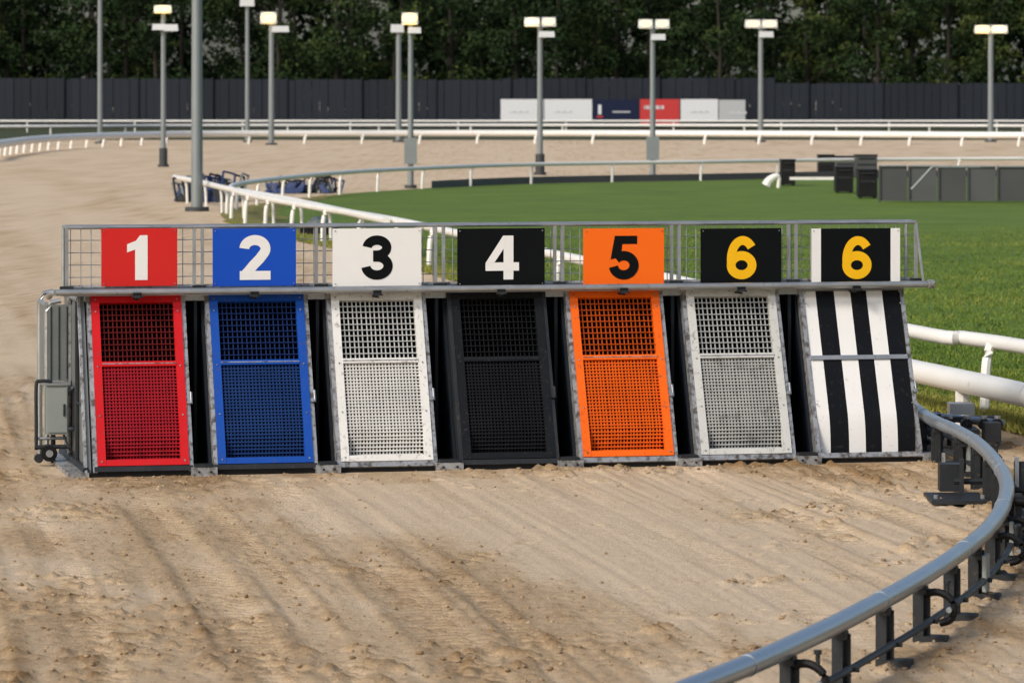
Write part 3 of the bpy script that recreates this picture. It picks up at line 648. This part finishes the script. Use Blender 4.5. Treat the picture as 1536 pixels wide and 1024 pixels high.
# ---------------------------------------------------------------- tree belt
def treebelt():
    V=[];Tn=[]; nq=0; tv=MB(); trees=[]
    x=-62
    while x<62: trees.append((x+rng.uniform(-1,1),rng.uniform(259,264),rng.uniform(10,15))); x+=rng.uniform(2.6,4.2)
    x=-70
    while x<70: trees.append((x+rng.uniform(-1,1),rng.uniform(268,275),rng.uniform(13,17))); x+=rng.uniform(3,4.4)
    def leaves(c,rr,n,s0,s1,tone):
        nonlocal nq
        dd=rng.normal(0,1,(n,3)); dd/=np.linalg.norm(dd,axis=1)[:,None]; ra=rng.random(n)**.45
        p=np.array(c)+dd*ra[:,None]*np.array(rr)
        a=rng.normal(0,1,(n,3)); a/=np.linalg.norm(a,axis=1)[:,None]; b=np.cross(a,rng.normal(0,1,(n,3))); b/=np.linalg.norm(b,axis=1)[:,None]
        sz=rng.uniform(s0,s1,(n,1)); 
        q4=np.stack([p-a*sz,p+b*sz*.6,p+a*sz,p-b*sz*.6],1); V.append(q4.reshape(-1,3))
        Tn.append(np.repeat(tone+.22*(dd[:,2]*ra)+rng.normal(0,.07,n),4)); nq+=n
    for (tx,ty,th) in trees:
        hue=rng.normal(0,.08)+ (.20 if tx>20 else 0)
        tv.tube([(tx,ty,0),(tx+rng.uniform(-.2,.2),ty,th*.4),(tx+rng.uniform(-.5,.5),ty,th*.85)],.20,'bark',7,.05)
        W=rng.uniform(2.2,3.4)
        for c in range(21):
            f=rng.uniform(.16,.9); ang=rng.uniform(0,2*np.pi); rad=W*math.sqrt(max(.05,1-((f-.5)/.56)**2))*rng.uniform(.35,1)
            cx,cy,cz=tx+rad*math.cos(ang),ty+rad*math.sin(ang),f*th
            if c<5: tv.tube([(tx,ty,cz*.7),(tx+(cx-tx)*.5,ty+(cy-ty)*.5,cz*.88),(cx,cy,cz)],.07,'bark',5,.02)
            rr=rng.uniform(.8,1.5)
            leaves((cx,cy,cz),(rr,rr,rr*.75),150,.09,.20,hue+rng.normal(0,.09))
    for j in range(820):
        cx=rng.uniform(-85,85); cz=rng.uniform(.5,14); r=rng.uniform(1.3,2.2)
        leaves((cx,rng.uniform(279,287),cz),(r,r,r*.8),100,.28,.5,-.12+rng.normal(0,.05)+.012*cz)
    V=np.concatenate(V); Tn=np.concatenate(Tn)
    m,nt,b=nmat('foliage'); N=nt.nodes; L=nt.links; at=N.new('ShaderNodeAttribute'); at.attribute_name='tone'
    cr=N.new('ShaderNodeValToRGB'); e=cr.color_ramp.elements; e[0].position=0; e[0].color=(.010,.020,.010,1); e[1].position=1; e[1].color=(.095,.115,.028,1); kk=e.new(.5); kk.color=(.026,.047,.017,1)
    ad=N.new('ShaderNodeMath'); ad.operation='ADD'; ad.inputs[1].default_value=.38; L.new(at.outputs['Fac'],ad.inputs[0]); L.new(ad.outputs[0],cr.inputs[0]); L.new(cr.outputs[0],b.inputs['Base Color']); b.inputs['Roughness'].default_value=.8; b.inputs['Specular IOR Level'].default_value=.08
    ob=npmesh('distant_tree_belt',V,np.arange(4*nq).reshape(-1,4),[m],False,{'tone':Tn})
    tv.build('trunks',ob,True)
treebelt()

# ---------------------------------------------------------------- infield equipment
def eqbox(px0,px1,pt,pb,k='panelgrey2',dep=.5):
    x0,y=gp(px0,pb); x1,_=gp(px1,pb); h=CH-(pt-HY)*y/F; m=MB()
    m.box(x0,x1,y,y+dep,.03,h-.03,k); m.box(x0-.012,x1+.012,y-.012,y+dep+.012,h-.03,h,'blackp'); m.box(x0+.03,x1-.03,y-.012,y-.002,h*.55,h*.62,'dsteel')
    for xx in (x0+.03,x1-.05): m.box(xx,xx+.03,y+.02,y+dep-.02,0,.03,'blackp')
    m.tube([(x0+.06,y-.02,h*.85),(x1-.06,y-.02,h*.85)],.012,'dsteel',6)
    m.build('equipment_case')
eqbox(1172,1193,239,279,'blackp'); eqbox(1254,1280,250,290,'blackp'); eqbox(1288,1316,254,298,'blackp'); eqbox(1228,1252,232,266,'blackp'); eqbox(1284,1316,232,268,'panelgrey2'); eqbox(1254,1284,234,264,'panelgrey2')
E=empty('grey_crowd_barrier'); m=MB(); y=71.0; px=1318; j=0
while px<1760:
    w=44; x0=(px-768)/F*y; x1=(px+w-1.5-768)/F*y; yy=y-.02*j*w*.03
    m.box(x0,x1,yy,yy+.04,.03,.63-.01*j*.3,'panelgrey' if j%2 else 'panelgrey2'); m.box(x0,x0+.03,yy-.03,yy-.002,0,.65,'panelgrey2'); m.tube([(x0,yy-.02,.64-.003*j),(x1,yy-.02,.64-.003*j)],.018,'pole',6)
    px+=w; j+=1
x0=(1367-768)/F*70; m.tube([(x0,70,.25),(x0+.16,70,.42),(x0+.36,70,.64),(x0+1.2,70,.64)],.022,'pole',8)
m.build('panels',E)
m=MB(); x,y=gp(1160,282); 
m.tube(smoothpath([(x-.15,y,.05),(x-.08,y,.16),(x+.05,y,.24),(x+.12,y,.22)],4),.10,'white',10,.05); m.tube([(x+.1,y,.0),(x+.12,y,.22)],.04,'white',8); m.box(x+.35,x+1.3,y+.2,y+.25,.16,.22,'white'); m.build('white_sack')
def pile(pxa,pxb,pyb,n,hh,seed):
    r=random.Random(seed); m=MB(); x0,y=gp(pxa,pyb); x1,_=gp(pxb,pyb)
    for j in range(n):
        x=r.uniform(x0,x1); yy=y+r.uniform(0,1.2); w=r.uniform(.05,.14); h=r.uniform(.25,1)*hh; t=r.uniform(-.15,.15); k=r.choice(['bluecloth','bluecloth','dsteel','blackp','pole'])
        if j%3==0:
            m.tube([(x,yy,0),(x+t,yy,h)],.02,k,6); m.tube([(x+t,yy,h),(x+t+w*1.6,yy+.1,h*.9)],.02,k,6); m.tube([(x+w*1.8,yy,0),(x+t+w*1.6,yy+.1,h*.9)],.02,k,6)
        else:
            m.hexa([(x-w,yy,0),(x+w,yy,0),(x+w,yy+.3,0),(x-w,yy+.3,0),(x-w*.7+t,yy+.05,h*.6),(x+w*.7+t,yy+.05,h*.7),(x+w*.6+t,yy+.25,h*.7),(x-w*.6+t,yy+.25,h*.6)],k)
    m.build('folded_equipment_pile')
pile(262,348,303,80,.55,3); pile(400,492,290,70,.34,4)
m=MB(); x,y=gp(478,352); m.box(x-.25,x+.25,y,y+.4,0,.12,'blackp'); 
for j in range(6):
    a=j/6*math.pi/2; a2=(j+1)/6*math.pi/2; m.tube([(x,y+.2,.12+.12*math.sin(a)),(x,y+.2,.12+.12*math.sin(a2))],.16*math.cos(a)+.01,'pole',14,.16*math.cos(a2)+.01)
m.build('lure_motor_cover')

# ---------------------------------------------------------------- light, camera
w=bpy.data.worlds.new('World'); scene.world=w; w.use_nodes=True; nt=w.node_tree; bg=nt.nodes['Background']
sky=nt.nodes.new('ShaderNodeTexSky'); sky.sky_type='NISHITA'; sky.sun_disc=False
EL=math.radians(36); AZ=math.radians(224)
sky.sun_elevation=EL; sky.sun_rotation=AZ; sky.air_density=1.0; sky.dust_density=3.0; sky.ozone_density=.7
nt.links.new(sky.outputs[0],bg.inputs[0]); bg.inputs[1].default_value=.135
sd=bpy.data.lights.new('sun','SUN'); sd.energy=2.4; sd.angle=math.radians(15); sd.color=(1,.94,.84)
so=bpy.data.objects.new('sun',sd); scene.collection.objects.link(so)
dirv=Vector((math.sin(AZ)*math.cos(EL),math.cos(AZ)*math.cos(EL),math.sin(EL)))
so.rotation_euler=dirv.to_track_quat('Z','Y').to_euler(); so.location=(-5,-5,20)
cd=bpy.data.cameras.new('camera'); cam=bpy.data.objects.new('camera',cd); scene.collection.objects.link(cam)
cam.location=(0,0,CH); cam.rotation_euler=(math.pi/2,0,0); cd.sensor_width=36; cd.lens=F/1536*36; cd.shift_y=-362/1536
cd.clip_end=6000; cd.clip_start=.5; cd.dof.use_dof=True; cd.dof.focus_distance=19.0; cd.dof.aperture_fstop=10
scene.camera=cam
scene.view_settings.view_transform='Standard'; scene.view_settings.look='None'; scene.view_settings.exposure=0
